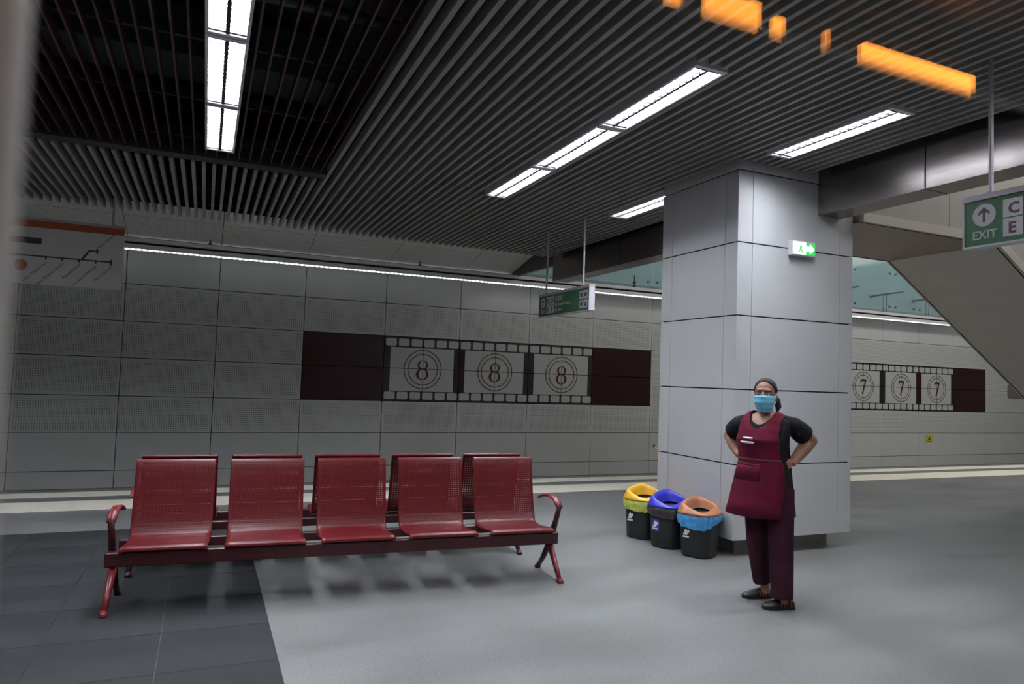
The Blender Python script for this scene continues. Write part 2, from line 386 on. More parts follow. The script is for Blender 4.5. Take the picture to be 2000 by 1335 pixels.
def film_frame(x0, wd, digit):
    z0, z1 = ZS[3], ZS[5]; h = z1-z0; y0, y1 = YW-.0035, YW-.0005
    wht = bmesh.new()
    for k in range(6):
        cx = x0+wd*(k+.5)/6+.01
        for cz in (z1-.088*h, z0+.088*h): prism(wht, rrect(cx, cz, wd/6*.83, .115*h, .03), (y0, y1))
    zm = ZS[4]
    box(wht, x0+.085*wd, x0+.93*wd, y0, y1, z0+.158*h, zm-.006); box(wht, x0+.085*wd, x0+.93*wd, y0, y1, zm+.006, z1-.165*h)
    obj('film_print', wht, 'print_white', wall)
    cx, cz = x0+.515*wd, (z0+z1)/2+.0
    d = bmesh.new(); ya, yb = YW-.006, YW-.0036
    ring_bm(d, cx, cz, (.380, .380), (.364, .364), ya, yb, 64); ring_bm(d, cx, cz, (.304, .304), (.288, .288), ya, yb, 64)
    box(d, cx-.004, cx+.004, ya, yb, z0+.158*h, z1-.165*h)
    obj('target_circle', d, 'print_dark', wall)
    n = bmesh.new(); yc, yd = YW-.009, YW-.0062
    if digit == 8:
        ring_bm(n, cx-.002, cz+.088, (.105, .092), (.066, .078), yc, yd, 40, (cx-.002, cz+.090))
        ring_bm(n, cx-.006, cz-.090, (.124, .112), (.076, .094), yc, yd, 40, (cx-.006, cz-.092))
    else:
        prism(n, [(cx-.105, cz+.19), (cx+.115, cz+.19), (cx+.115, cz+.165), (cx-.005, cz-.20), (cx-.05, cz-.20), (cx+.055, cz+.135), (cx-.07, cz+.135), (cx-.085, cz+.09), (cx-.105, cz+.09)], (yc, yd))
    obj('numeral', n, 'print_red', wall)
for k in range(3):
    film_frame(XS[MUR8+1+k], XS[MUR8+2+k]-XS[MUR8+1+k], 8); film_frame(XS[MUR7+k], XS[MUR7+1+k]-XS[MUR7+k], 7)
zz0, zz1 = ZS[3]+.19, ZS[5]-.2
obj('film_print', bx(XS[MUR8+2]+.01, XS[MUR8+2]+.12, YW-.003, YW-.0005, zz0, zz1), 'maroon_panel', wall)
obj('film_print', bx(XS[MUR7+2]-.11, XS[MUR7+2]+.11, YW-.003, YW-.0005, zz0, zz1), 'maroon_panel', wall)

# cornice light trough along the wall, with its hangers
YT = 12.7
tr = empty('light_trough', (0, YT, 3.4), label='long grey light trough with a thin row of white LEDs above the panelled track wall', cat='light')
bm = bmesh.new(); box(bm, -7, 29.9, 0, .07, .05, .135); box(bm, -7, 29.9, .03, .40, .137, .158); box(bm, -7, 29.9, -.02, .40, .16, .225)
obj('trough', bm, 'trough', tr)
obj('groove', bx(-7, 29.9, -.004, .0, .125, .15), 'black', tr)
obj('light_strip', bx(-7, 29.9, .015, .045, .030, .046), 'led', tr)
obj('light_strip', bx(-7, 5.6, .30, .34, .226, .234), mat('added_uplight', (1, 1, 1), .5, emit=(.95, .97, 1.0), strength=.6), tr)  # added strip hidden on the trough, brightening the sloping track ceiling
for x in (-3.6, -.03, 3.63, 6.77, 8.45, 9.7):
    b = bmesh.new(); tube(b, [(x, .1, .22), (x, .1, .75 if x < 5.8 else .5)], .011, 8); ball(b, (x, .1, .34), (.045, .045, .018), seg=10); ball(b, (x, .1, .25), (.038, .038, .028), seg=10)
    obj('hanger_rod', b, 'rail', tr)

# glass wall of the upper passage above the trough
gl = empty('glass_screen', (0, YW, 3.6), label='pale teal glass screen of the upper passage above the track wall, on small steel fixings', cat='glass')
gx = [5.7, 7.45, 9.14, 10.95, 12.6, 14.0, 15.3+.27, 16.9, 18.6, 20.3, 22.0, 23.8, 25.6]
gx = [5.72, 7.4, 9.14, 10.7, 12.3, 13.85, 15.3, 16.88, 17.85+.05, 19.6, 21.2, 22.9, 24.6]
gx = [5.72, 7.4, 9.14, 10.6, 12.2, 13.8, 15.35, 16.88, 17.84, 19.4, 21.0, 22.6, 24.2]
for i in range(len(gx)-1):
    obj('pane', bx(gx[i]+.006, gx[i+1]-.006, 0, .016, .03, 2.2), 'glass', gl)
    for x in (gx[i]+.12, gx[i+1]-.12):
        for z in (.245, 1.145):
            b = bmesh.new(); tube(b, [(x, -.02, z), (x, .0, z)], .03, 12); tube(b, [(x, -.04, z-.005), (x, -.02, z)], .018, 10); obj('glass_fixing', b, 'steel2', gl)
for x in (12.9, 14.5, 16.06, 17.68, 19.3):
    b = bmesh.new(); tube(b, [(x, .0, .47), (x-.05, -1.0, .50)], .028, 10); ball(b, (x, -.02, .47), (.05, .03, .05), seg=12); obj('bracket_arm', b, 'steel2', gl)
    for d in (-.06, .06):
        b = bmesh.new(); tube(b, [(x+d-.03, -.45, .48), (x+d-.03, -.45, .02)], .007, 6); ball(b, (x+d-.03, -.45, .1), (.02, .02, .025), seg=8); obj('bracket_rod', b, 'steel2', gl)
props(obj('wall_back', bx(5.7, 30, 15.2, 15.3, 3.6, 6.6), 'hallwall'), kind='structure')
props(obj('trim_2', bx(5.7, 30, YW-.02, YW+.06, 3.58, 3.66), 'trough'), kind='structure')
obj('floor_slab', bx(5.7, 30, YW+.03, 15.2, 3.5, 3.6), 'concrete', floor)

# ---------------------------------------------------------------- ceiling: slab, slats, recess
ceil = props(obj('ceiling', bx(-7, 5.85, .5, 11.2, 4.75, 4.95), 'darkconc'), kind='structure')
ZC = 3.70
RX0, RX1, RY = -3.2, 1.11, 7.90
lights = []      # (x0, x1, y0, y1)
R1 = [(.02, 7.34-1.29*k-.64) for k in range(5)]
R2 = [(3.005, 7.53-1.287*k-.64) for k in range(3)]
R3 = [(4.72, 4.21)]; R4 = [(4.76, 7.02)]
R5 = [(-3.4, 7.3-1.29*k) for k in range(0, 4)]; R6 = [(-5.2, 6.7), (3.005, 1.4), (4.72, 1.6)]  # unseen units added for more light on the platform and far wall
ALL = [('a', p) for p in R1]+[('b', p) for p in R2]+[('c', p) for p in R3]+[('d', p) for p in R4]+[('e', p) for p in R5+R6]
sl = {}
def slat_mesh(L_, kind):
    k = (round(L_, 2), kind)
    if k not in sl:
        w_, h_ = (.036, .10) if kind == 'slat' else (.014, .08)
        bm = bx(-w_/2, w_/2, -L_/2, L_/2, 0, h_); me = bpy.data.meshes.new('slat'); bm.to_mesh(me); bm.free(); me.materials.append(M[kind]); sl[k] = me
    return sl[k]
def slat_run(x, y0, y1, kind):
    cuts = []
    for _, (lx, ly) in ALL:
        if abs(x-lx) < .15: cuts.append((ly-.65, ly+.65))
    if 4.5 < x < 6.05: cuts.append((5.10, 6.32))
    cuts.sort(); a = y0; segs = []
    for c0, c1 in cuts:
        if c0 > a+.1: segs.append((a, min(c0, y1)))
        a = max(a, c1)
    if y1 > a+.05: segs.append((a, y1))
    for s0, s1 in segs:
        o = inst('slat', slat_mesh(s1-s0, kind), ceil, (x, (s0+s1)/2, ZC+(0 if kind == 'slat' else .03)))
        if kind != 'slat': o['label'] = 'thin dark red slat'
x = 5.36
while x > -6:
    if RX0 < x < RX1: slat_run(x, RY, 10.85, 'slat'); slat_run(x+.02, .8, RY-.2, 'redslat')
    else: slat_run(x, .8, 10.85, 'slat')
    x -= .1035
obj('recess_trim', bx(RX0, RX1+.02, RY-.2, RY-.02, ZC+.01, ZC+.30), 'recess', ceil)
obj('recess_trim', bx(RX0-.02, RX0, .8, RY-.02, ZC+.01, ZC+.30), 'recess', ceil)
for k, y in enumerate((1.6, 2.8, 4.0, 5.2, 6.4, 7.5, 8.7, 9.6, 10.5)):
    b = bmesh.new(); box(b, -6.4, 5.5, y-.02, y+.02, ZC+.13, ZC+.17)
    for q in range(-60, 55, 3): box(b, q*.1-.05, q*.1+.05, y-.035, y+.035, ZC+.17, ZC+.22)
    obj('carrier_rail', b, 'rail', ceil)
for y, z, r in ((3.4, 4.35, .06), (3.55, 4.35, .03), (5.6, 4.45, .05), (2.2, 4.2, .08)):
    b = bmesh.new(); tube(b, [(-6.5, y, z), (-2.5, y+.05, z-.03), (0, y, z), (5.4, y+.02, z)], r, 10); obj('pipe', b, 'duct', ceil, smooth=True)
obj('cable_tray', bx(-6.5, 5.4, 4.3, 4.6, 4.3, 4.34), 'duct', ceil); obj('air_duct', bx(-6.5, 1.0, 6.4, 7.0, 4.2, 4.6), 'duct', ceil)
b = bmesh.new()
for k in range(16):
    x0 = -3.2+k*.25; yy = 3.7+.25*math.sin(k*1.7)
    tube(b, [(x0, yy, 4.15), (x0+.12, yy+.04, 4.10+.03*math.sin(k)), (x0+.26, yy-.02, 4.16)], .012, 6)
props(obj('loose_cable', b, 'duct', ceil), kind='stuff')

obj('gap_blackout', bx(RX0, 5.5, 7.9, 10.86, 3.94, 3.96), 'black', ceil)  # unseen sheet added to keep the gaps between slats dark
obj('gap_blackout', bx(-7, 5.5, 10.87, 10.89, 3.84, 4.7), 'black', ceil)  # added sheet blocking the uplight from the space above the slats
# sloping perforated ceiling over the track
tc = props(obj('ceiling', bx(-7, 5.62, 10.9, 13.1, 4.75, 4.85), 'darkconc'), kind='structure')
ang = math.atan2(.47, 2.15)
tpm = {}
for i in range(len(XS)-1):
    if XS[i] > 5.6: break
    wd = min(XS[i+1], 5.60)-XS[i]
    for j in range(3):
        b = bx(-wd/2+.005, wd/2-.005, -.44, .44, 0, .02)
        yc = 12.55-j*.89*math.cos(ang); zc = 3.70+(12.9-yc)*math.tan(ang)
        o = obj('panel', b, 'perfceil', tc, (XS[i]+wd/2, yc, zc)); o.rotation_euler = (-ang, 0, 0)
o = obj('joint_blackout', bx(-6.3, 6.3, -1.35, 1.35, .03, .04), 'black', tc, (-.7, 11.68, 3.70+(12.9-11.68)*math.tan(ang))); o.rotation_euler = (-ang, 0, 0)  # added black sheet stopping light leaking through the panel joints
# end fin closing the sloping ceiling, and the steel fascia round the open well
f1 = props(obj('trim_1', bx(5.53, 5.81, .8, 10.95, 3.32, 4.75), 'black'), kind='structure')
js = [.8, 1.9, 2.85, 3.98, 5.118]; js2 = [6.3, 7.5, 8.75, 9.9, 10.95]
for J in (js, js2):
    for a, c in zip(J[:-1], J[1:]): obj('fascia_panel', bx(5.52, 5.825, a+.004, c-.004, 3.30, 4.74), 'steel', f1, bevel=.004)
obj('end_fin', bx(5.62, 5.70, 10.95, 13.08, 3.62, 4.75), mat('end_fin_paint', (.10, .075, .06), .4, .3), f1)
props(obj('ceiling', bx(5.85, 30, .5, 15.3, 6.6, 6.8), mat('hall_ceiling', (.4, .4, .4), .8)), kind='structure')

# ---------------------------------------------------------------- square pillar
PX0, PX1, PY0, PY1 = 4.515, 6.010, 5.12, 6.30
pil = empty('pillar', ((PX0+PX1)/2, (PY0+PY1)/2, 0), label='large square pillar clad in pale grey panels, on a dark granite plinth, behind the standing woman', cat='pillar')
ox, oy = (PX0+PX1)/2, (PY0+PY1)/2
obj('plinth', bx(PX0+.15-ox, PX1-.15-ox, PY0+.15-oy, PY1-.15-oy, 0, .16), 'plinth', pil)
obj('core', bx(PX0+.02-ox, PX1-.02-ox, PY0+.02-oy, PY1-.02-oy, .16, 4.74), 'black', pil)
zr = [.15, .848, 1.545, 2.240, 2.932, 3.620, 4.30]; g = .006; cw = .175; dep = .018
hx, hy = (PX1-PX0)/2, (PY1-PY0)/2
for a, c in zip(zr[:-1], zr[1:]):
    z0, z1 = a+g, c-g
    for sx in (-1, 1):
        for sy in (-1, 1):
            L_ = [(sx*hx, sy*hy), (sx*(hx-cw), sy*hy), (sx*(hx-cw), sy*(hy-dep)), (sx*(hx-dep), sy*(hy-dep)), (sx*(hx-dep), sy*(hy-cw)), (sx*hx, sy*(hy-cw))]
            obj('corner_panel', prism(bmesh.new(), L_, (z0, z1), 'Z'), 'pillar', pil)
    for s in (-1, 1):
        y0, y1 = sorted((s*hy, s*(hy-dep))); obj('panel', bx(-hx+cw+.0045, hx-cw-.0045, y0, y1, z0, z1), 'pillar', pil)
        x0, x1 = sorted((s*hx, s*(hx-dep))); obj('panel', bx(x0, x1, -hy+cw+.0045, hy-cw-.0045, z0, z1), 'pillar', pil)

# emergency exit lamp on the pillar
e = empty('exit_lamp', (5.285, PY0, 2.935), label='lit green emergency exit box with white arrow on the pillar face', cat='sign')
obj('housing', bx(-.152, .152, -.06, 0, -.072, .072), 'housing', e, bevel=.006)
obj('lit_panel', bx(-.14, .02, -.063, -.060, -.058, .058), 'exit_w', e)
obj('lit_panel', bx(.02, .14, -.063, -.060, -.058, .058), 'exit_g', e)
obj('arrow', prism(bmesh.new(), [(.025, .022), (.075, .022), (.075, .046), (.13, 0), (.075, -.046), (.075, -.022), (.025, -.022)], (-.066, -.0632)), 'exit_w', e)
b = bmesh.new(); ring = ring_pts(-.045, .036, .009, .009, 10); prism(b, ring, (-.066, -.0632)); prism(b, [(-.06, .025), (-.03, .022), (-.035, -.01), (-.015, -.045), (-.03, -.048), (-.048, -.018), (-.07, -.045), (-.085, -.04), (-.06, -.008)], (-.066, -.0632)); obj('running_figure', b, 'exit_g', e)

# ---------------------------------------------------------------- staircase enclosure
st = empty('staircase', (6.05, 5.05, 0), label='raised staircase enclosure with a sloping beige underside descending behind the hanging exit sign', cat='staircase')
SY0, SY1 = 5.06, 6.42; SZ = 3.29; SXB = 8.20; TA = math.tan(math.radians(31.2)); SXE = SXB+SZ/TA
def L(x, y, z): return (x-6.05, y-5.05, z)
def top_z(x): return 4.95 if x < 8.7 else 4.95-(x-8.7)*TA
b = bmesh.new(); prism(b, [(0.0, SZ+.03), (SXB-6.05+.02, SZ+.03), (SXE-6.05, .03), (SXE-6.05+2.6, .0), (8.7-6.05, 4.9), (0, 4.9)], (.03, 1.35), 'Y'); obj('core', b, 'stair_side', st)
xs = [6.05, 7.4, 8.75, 10.1, 11.45, 12.8, 14.2]
for a, c in zip(xs[:-1], xs[1:]):
    def bz(x): return SZ if x <= SXB else max(0.0, SZ-(x-SXB)*TA)
    pts = [(a+.004, bz(a)+.10), (c-.004, bz(c)+.10), (c-.004, top_z(c)), (a+.004, top_z(a))]
    if a < SXB < c: pts.insert(1, (SXB, SZ+.10))
    if a < 8.7 < c: pts.insert(-1, (8.7, 4.95))
    obj('side_panel', prism(bmesh.new(), [(p[0]-6.05, p[1]) for p in pts], (0, .028), 'Y'), 'stair_side', st)
    obj('side_panel', prism(bmesh.new(), [(p[0]-6.05, p[1]) for p in pts], (1.352, 1.37), 'Y'), 'stair_side', st)
# soffit panels
b = bx(0, SXB-6.05-.004, .02, 1.36, SZ, SZ+.025); o = obj('soffit_panel', b, mat('landing_soffit_shaded', (.26, .17, .14), .3, .3), st); o['label'] = 'flat landing soffit, brownish shade put into its colour'  # darker than the sloping panels: the landing's shade is painted into its colour
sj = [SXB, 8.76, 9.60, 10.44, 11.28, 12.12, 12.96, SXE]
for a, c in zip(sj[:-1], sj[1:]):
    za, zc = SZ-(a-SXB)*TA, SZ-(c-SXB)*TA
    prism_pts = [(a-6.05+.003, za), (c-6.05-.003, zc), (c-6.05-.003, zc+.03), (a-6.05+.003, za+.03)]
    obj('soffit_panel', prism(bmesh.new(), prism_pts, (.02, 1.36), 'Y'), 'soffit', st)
# edge trims (near and far)
for y0, y1 in ((-.03, .02), (1.36, 1.40)):
    b = bmesh.new(); T = .095
    prism(b, [(0, SZ), (SXB-6.05, SZ), (SXE-6.05, 0), (SXE-6.05+.18, 0), (SXB-6.05+.045, SZ+T), (0, SZ+T)], (y0, y1), 'Y'); obj('edge_trim', b, 'stair_trim', st)
    g0, g1 = (.008, .020) if y0 < 0 else (1.36, 1.372)
    b = bmesh.new()
    prism(b, [(0, SZ-.003), (SXB-6.05, SZ-.003), (SXE-6.05-.005, 0), (SXE-6.05+.01, 0), (SXB-6.05+.005, SZ+.005), (0, SZ+.005)], (g0, g1), 'Y'); obj('edge_groove', b, 'black', st)

# ---------------------------------------------------------------- ceiling lights
def light_unit(name_loc, label, group):
    lx, ly = name_loc; Ln = 1.27
    t = empty('ceiling_light', (lx, ly, ZC), label=label, cat='ceiling light', group=group)
    b = bmesh.new(); W2 = .132
    box(b, -W2, -W2+.02, -Ln/2, Ln/2, -.012, .10); box(b, W2-.02, W2, -Ln/2, Ln/2, -.012, .10)
    box(b, -W2+.02, W2-.02, -Ln/2, -Ln/2+.03, -.012, .10); box(b, -W2+.02, W2-.02, Ln/2-.03, Ln/2, -.012, .10); box(b, -W2, W2, -Ln/2, Ln/2, .10, .11)
    obj('housing', b, 'housing', t)
    for sx in (-1, 1): obj('tube', bx(sx*.055-.042, sx*.055+.042, -Ln/2+.05, Ln/2-.05, .072, .085), 'tube', t)
    b = bmesh.new(); box(b, -.012, .012, -Ln/2+.03, Ln/2-.03, -.006, .020)
    n = 17
    for i in range(n):
        y = -Ln/2+.05+(Ln-.1)*i/(n-1); th = .004 if 0 < i < n-1 else .012
        box(b, -W2+.02, W2-.02, y-th, y+th, -.004, .015)
    props(obj('louver', b, 'louver', t), kind='stuff')
    return t
def copy_tree(src, loc, label, group=None):
    c = src.copy(); COL.objects.link(c); c.location = loc; c['label'] = label
    if group: c['group'] = group
    elif 'group' in c: del c['group']
    for ch in src.children:
        d = ch.copy(); COL.objects.link(d); d.parent = c
    return c
base = None
names = {'a': ['farthest ceiling light of the row under the dark recess', 'second light from the far end of the row over the dark ceiling recess', 'third light from the far end over the dark recess, cut by the picture top'],
         'b': ['farthest light of the long three-part row crossing the slatted ceiling', 'middle light of the long three-part row crossing the slatted ceiling', 'nearest light of the long three-part row crossing the slatted ceiling'],
         'c': ['single louvred ceiling light just in front of the pillar top'], 'd': ['short louvred ceiling light partly hidden behind the left side of the pillar']}
cnt = {}
for k, (lx, ly) in ALL:
    i = cnt.get(k, 0); cnt[k] = i+1
    lab = names[k][i] if k in names and i < len(names[k]) else 'unseen louvred fluorescent ceiling light outside the picture, helping to light the hall'
    gp = 'louvred fluorescent ceiling lights'
    if base is None: base = light_unit((lx, ly), lab, gp)
    else: copy_tree(base, (lx, ly, ZC), lab, gp)

# ---------------------------------------------------------------- hanging signs
def face_x(x, y, z):        # text plane facing -X, reading towards -Y, origin at (x,y,z)
    return Matrix(((0, 0, -1, x), (-1, 0, 0, y), (0, 1, 0, z), (0, 0, 0, 1)))
def green_sign(y_far, length, zc, x, rods, label, detail, ztop):
    s = empty('hanging_sign', (x, y_far-length/2, zc), label=label, cat='sign', group='green hanging exit signs')
    h = .145; l2 = length/2
    obj('sign_board', bx(-.035, .035, -l2+.012, l2-.012, -h, h), 'green', s)
    obj('top_rail', bx(-.045, .045, -l2, l2, h, h+.035), 'sign_grey', s)
    b = bmesh.new(); box(b, -.042, .042, -l2, l2, -h-.012, -h); box(b, -.042, .042, -l2, -l2+.012, -h, h); box(b, -.042, .042, l2-.012, l2, -h, h); obj('frame', b, 'sign_white', s)
    for ry in rods:
        b = bmesh.new(); tube(b, [(0, ry-s.location.y, h+.03), (0, ry-s.location.y, ztop-zc)], .014, 10); tube(b, [(0, ry-s.location.y, h+.03), (0, ry-s.location.y, h+.05)], .03, 10); obj('rod', b, 'sign_grey', s)
    # pictogram face: Y axis of the board runs right-to-left for the reader
    X0 = -.0375
    def flat(pts): return [(p[0], p[1]) for p in pts]
    def plate(y0, y1, z0, z1, bm): box(bm, X0-.001, X0+.001, min(y0, y1), max(y0, y1), z0, z1)
    w_ = bmesh.new(); k_ = bmesh.new()
    yl = l2-.06
    cy = yl-.075; prism(w_, ring_pts(cy, .045, .072, .072, 32), (X0-.001, X0+.001), 'X')
    prism(k_, [(cy-.007, .0), (cy+.007, .0), (cy+.007, .065), (cy+.035, .045), (cy+.035, .062), (cy, .095), (cy-.035, .062), (cy-.035, .045), (cy-.007, .065)], (X0-.003, X0-.001), 'X')
    text_bm(w_, 'EXIT', .075, face_x(X0, yl, -.105) , .001, bold=.0012)
    for j, ch in enumerate(detail[0]):
        c0 = yl-.19-(j % 2)*.125; z0 = .005 if j < 2 else -.115
        plate(c0, c0-.115, z0, z0+.112, w_)
        text_bm(k_, ch, .095, face_x(X0-.002, c0-.03, z0+.02), .001, bold=.0025)
    if detail[1]:
        for q, (tx, sz) in enumerate(detail[1]): text_bm(w_, tx, sz, face_x(X0, yl-.46, .05-q*.075), .001, bold=.001)
        ye = -l2+.05
        for a in range(2):
            for c in range(2): plate(ye+.11*a, ye+.11*a+.10, .01-.125*c, .115-.125*c, w_)
        prism(k_, [(ye+.02, -.09), (ye+.08, -.09), (ye+.05, -.03)], (X0-.003, X0-.001), 'X'); prism(k_, ring_pts(ye+.16, -.06, .025, .035, 16), (X0-.003, X0-.001), 'X')
        prism(k_, rrect(ye+.05, .06, .06, .05, .01), (X0-.003, X0-.001), 'X'); prism(k_, rrect(ye+.16, .06, .05, .06, .01), (X0-.003, X0-.001), 'X')
    props(obj('sign_print', w_, 'sign_white', s), kind='stuff'); props(obj('sign_lettering', k_, 'sign_ink', s), kind='stuff')
    return s
green_sign(9.26, 1.48, 2.635, 4.5, (8.02, 9.1), 'distant green exit sign with pictogram squares, hanging before the track wall', ('CDEF', [('IEȘIRE', .085), ('Bd. Drumul Taberei', .055), ('Str. Sibiu', .055)]), 3.80)
green_sign(2.955, 1.48, 2.665, 4.5, (2.80, 1.62), 'near green EXIT sign with up arrow and lettered squares, cut by right edge', ('CDEF', None), 3.80)

# line map board
b0 = empty('line_map_board', (-2.45, 10.3, 2.54), label='grey metro line map board with an orange top band, hanging at the far left', cat='sign')
obj('board', bx(-1.55, 1.40, -.02, .05, 0, .70), 'board', b0); obj('colour_band', bx(-1.55, 1.40, -.05, .08, .70, .785), 'orange', b0); obj('top_cap', bx(-1.55, 1.40, -.05, .08, .785, .82), 'sign_grey', b0)
for x in (1.26, -1.2): b = bmesh.new(); tube(b, [(x, .015, .80), (x, .015, 1.155)], .013, 8); obj('rod', b, 'sign_grey', b0)
b = bmesh.new(); yb = (-.024, -.02)
Xs = [.56, .736, .918, 1.098, 1.266]; zl = .345
box(b, -1.4, 1.275, *yb, zl-.008, zl+.008)
for x in Xs[:-1]: box(b, x-.010, x+.010, *yb, zl-.035, zl)
box(b, 1.255, 1.278, *yb, zl-.045, zl+.03)
prism(b, [(.93, zl), (.96, zl), (1.03, zl+.115), (1.11, zl+.115), (1.11, zl+.132), (1.018, zl+.132)], yb); box(b, 1.10, 1.12, *yb, zl+.095, zl+.155)
box(b, -.62, .505, *yb, zl+.15, zl+.225)
def slant(s, x, z, sz=.058, al='RIGHT'):
    mt = Matrix.Translation((x, -.022, z)) @ Matrix.Rotation(-math.radians(48), 4, 'Y') @ Matrix.Rotation(PI/2, 4, 'X'); text_bm(b, s, sz, mt, .001, al)
for x, s in zip(Xs, ('Tudor Vladimirescu', 'Parc Drumul Taberei', 'Romancierilor', 'Constantin Brâncuși', 'Râul Doamnei')): slant(s, x+.02, zl-.07, .045)
slant('Valea Ialomiței', 1.13, zl+.16, .048, 'LEFT')
obj('route_print', b, 'board_ink', b0)
b = bmesh.new(); prism(b, ring_pts(.30, zl-.12, .07, .07, 24), yb); obj('station_dot', b, 'orange', b0)

# small yellow plate and vent on the wall, broom behind the pillar
o = empty('warning_plate', (18.36, YW, .33), label='small yellow warning plate on the grey track wall, right of the pillar', cat='sign')
obj('plate', bx(-.12, .12, -.02, 0, -.085, .085), 'yellow', o); obj('pictogram', prism(bmesh.new(), [(-.05, -.05), (.05, -.05), (0, .05)], (-.022, -.02)), 'board_ink', o)
o = empty('wall_vent', (22.3, YW, 1.71), label='grey rounded wall vent cover seen under the stairs at the right edge', cat='vent')
obj('cover', prism(bmesh.new(), rrect(0, 0, 1.0, .40, .08), (-.03, 0)), mat('vent_grey', (.16, .15, .145), .5), o)
br = empty('broom', (4.98, 6.72, 0), label='wooden broom handle leaning behind the left side of the pillar', cat='broom')
b = bmesh.new(); tube(b, [(.52, .03, .08), (-.22, 0, .86)], .014, 10); obj('handle', b, 'wood', br, smooth=True)
b = bmesh.new(); ball(b, (-.222, 0, .865), (.017, .017, .022), seg=10); obj('handle_tip', b, 'board_ink', br)
b = bmesh.new(); prism(b, [(.42, 0), (.66, 0), (.60, .10), (.48, .10)], (-.03, .07)); obj('brush', b, 'shoe', br)

# ---------------------------------------------------------------- benches
def bench(label, origin, rz):
    t = empty('bench', origin, rz, label=label, cat='bench', group='red perforated metal benches back to back')
    sw, gp_ = .52, .10; prof = [(.0, .395), (.005, .415), (.03, .425), (.10, .418), (.25, .400), (.36, .398), (.41, .415), (.435, .46), (.465, .56), (.50, .72), (.53, .86), (.545, .905), (.555, .912), (.562, .905)]
    sub = []
    for i in range(len(prof)-1):
        for q in range(3): sub.append(tuple(prof[i][k]+(prof[i+1][k]-prof[i][k])*q/3 for k in (0, 1)))
    sub.append(prof[-1]); sub.append((.563, .885))
    L_ = [0]
    for a, c in zip(sub[:-1], sub[1:]): L_.append(L_[-1]+math.hypot(c[0]-a[0], c[1]-a[1]))
    bm = bmesh.new(); uvl = bm.loops.layers.uv.new('UVMap'); us = [0, .01, .03, .06, .26, .46, .49, .51, .52]
    def curl(u): return .012 if u in (0, .52) else (.003 if u in (.01, .51) else 0)
    V = [[bm.verts.new((u, p[0]-curl(u)*.0, p[1]-curl(u) if p[0] < .42 else p[1])) for u in us] for p in sub]
    for i in range(len(sub)-1):
        for j in range(len(us)-1):
            f = bm.faces.new((V[i][j], V[i][j+1], V[i+1][j+1], V[i+1][j])); f.smooth = True
            for lp, (a, c) in zip(f.loops, ((i, j), (i, j+1), (i+1, j+1), (i+1, j))): lp[uvl].uv = (us[c], L_[a])
    me = bpy.data.meshes.new('seat'); bm.to_mesh(me); bm.free(); me.materials.append(M['perfred'])
    for p in me.polygons: p.use_smooth = True
    Ln = 5*sw+4*gp_; u0 = .06
    for i in range(5):
        s = inst('seat', me, t, (u0+i*(sw+gp_), 0, 0)); md = s.modifiers.new('s', 'SOLIDIFY'); md.thickness = .003
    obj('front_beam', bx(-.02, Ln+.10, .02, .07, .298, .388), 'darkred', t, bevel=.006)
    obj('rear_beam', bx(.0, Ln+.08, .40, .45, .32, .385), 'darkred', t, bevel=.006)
    for i in range(5):
        for q in (.13, sw-.13):
            x = u0+i*(sw+gp_)+q; b = bmesh.new(); box(b, x-.02, x+.02, .07, .40, .37, .385); obj('seat_bracket', b, 'darkred', t)
    for side, x in ((0, .0), (1, Ln+.12)):
        fr = empty('end_frame', (x, 0, 0)); fr.parent = t
        arm = [(.46, .585), (.38, .615), (.25, .635), (.14, .625), (.06, .575)]
        b = bmesh.new(); tube(b, [(0, v, z) for v, z in arm], [(.026, .010), (.028, .012), (.03, .013), (.03, .014), (.028, .016)], 10); obj('armrest', b, 'red', fr, smooth=True)
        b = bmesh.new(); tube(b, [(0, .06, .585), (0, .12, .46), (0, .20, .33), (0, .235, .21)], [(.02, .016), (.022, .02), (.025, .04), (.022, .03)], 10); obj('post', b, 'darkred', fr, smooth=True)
        b = bmesh.new(); tube(b, [(0, .235, .26), (0, .10, .11), (0, .015, .02)], [.026, .022, .018], 10); tube(b, [(0, .015, .02), (0, -.02, .0)], [.026, .022], 10); obj('leg', b, 'red', fr, smooth=True)
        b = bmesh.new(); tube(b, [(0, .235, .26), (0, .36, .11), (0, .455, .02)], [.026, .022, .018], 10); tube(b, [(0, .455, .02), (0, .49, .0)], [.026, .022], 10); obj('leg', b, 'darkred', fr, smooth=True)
    return t, Ln
RZ = -math.atan2(.19, 3.11)
bench('front red five-seat perforated metal bench facing the viewer, nearer of the two', (-.50, 5.07, 0), RZ)
d = Vector((math.cos(RZ), math.sin(RZ), 0)); nrm = Vector((-math.sin(RZ), math.cos(RZ), 0))
o2 = Vector((-.50, 5.07, 0))+d*3.12+nrm*1.37
bench('rear red five-seat metal bench facing the track, seen behind the front one', o2, RZ+PI)

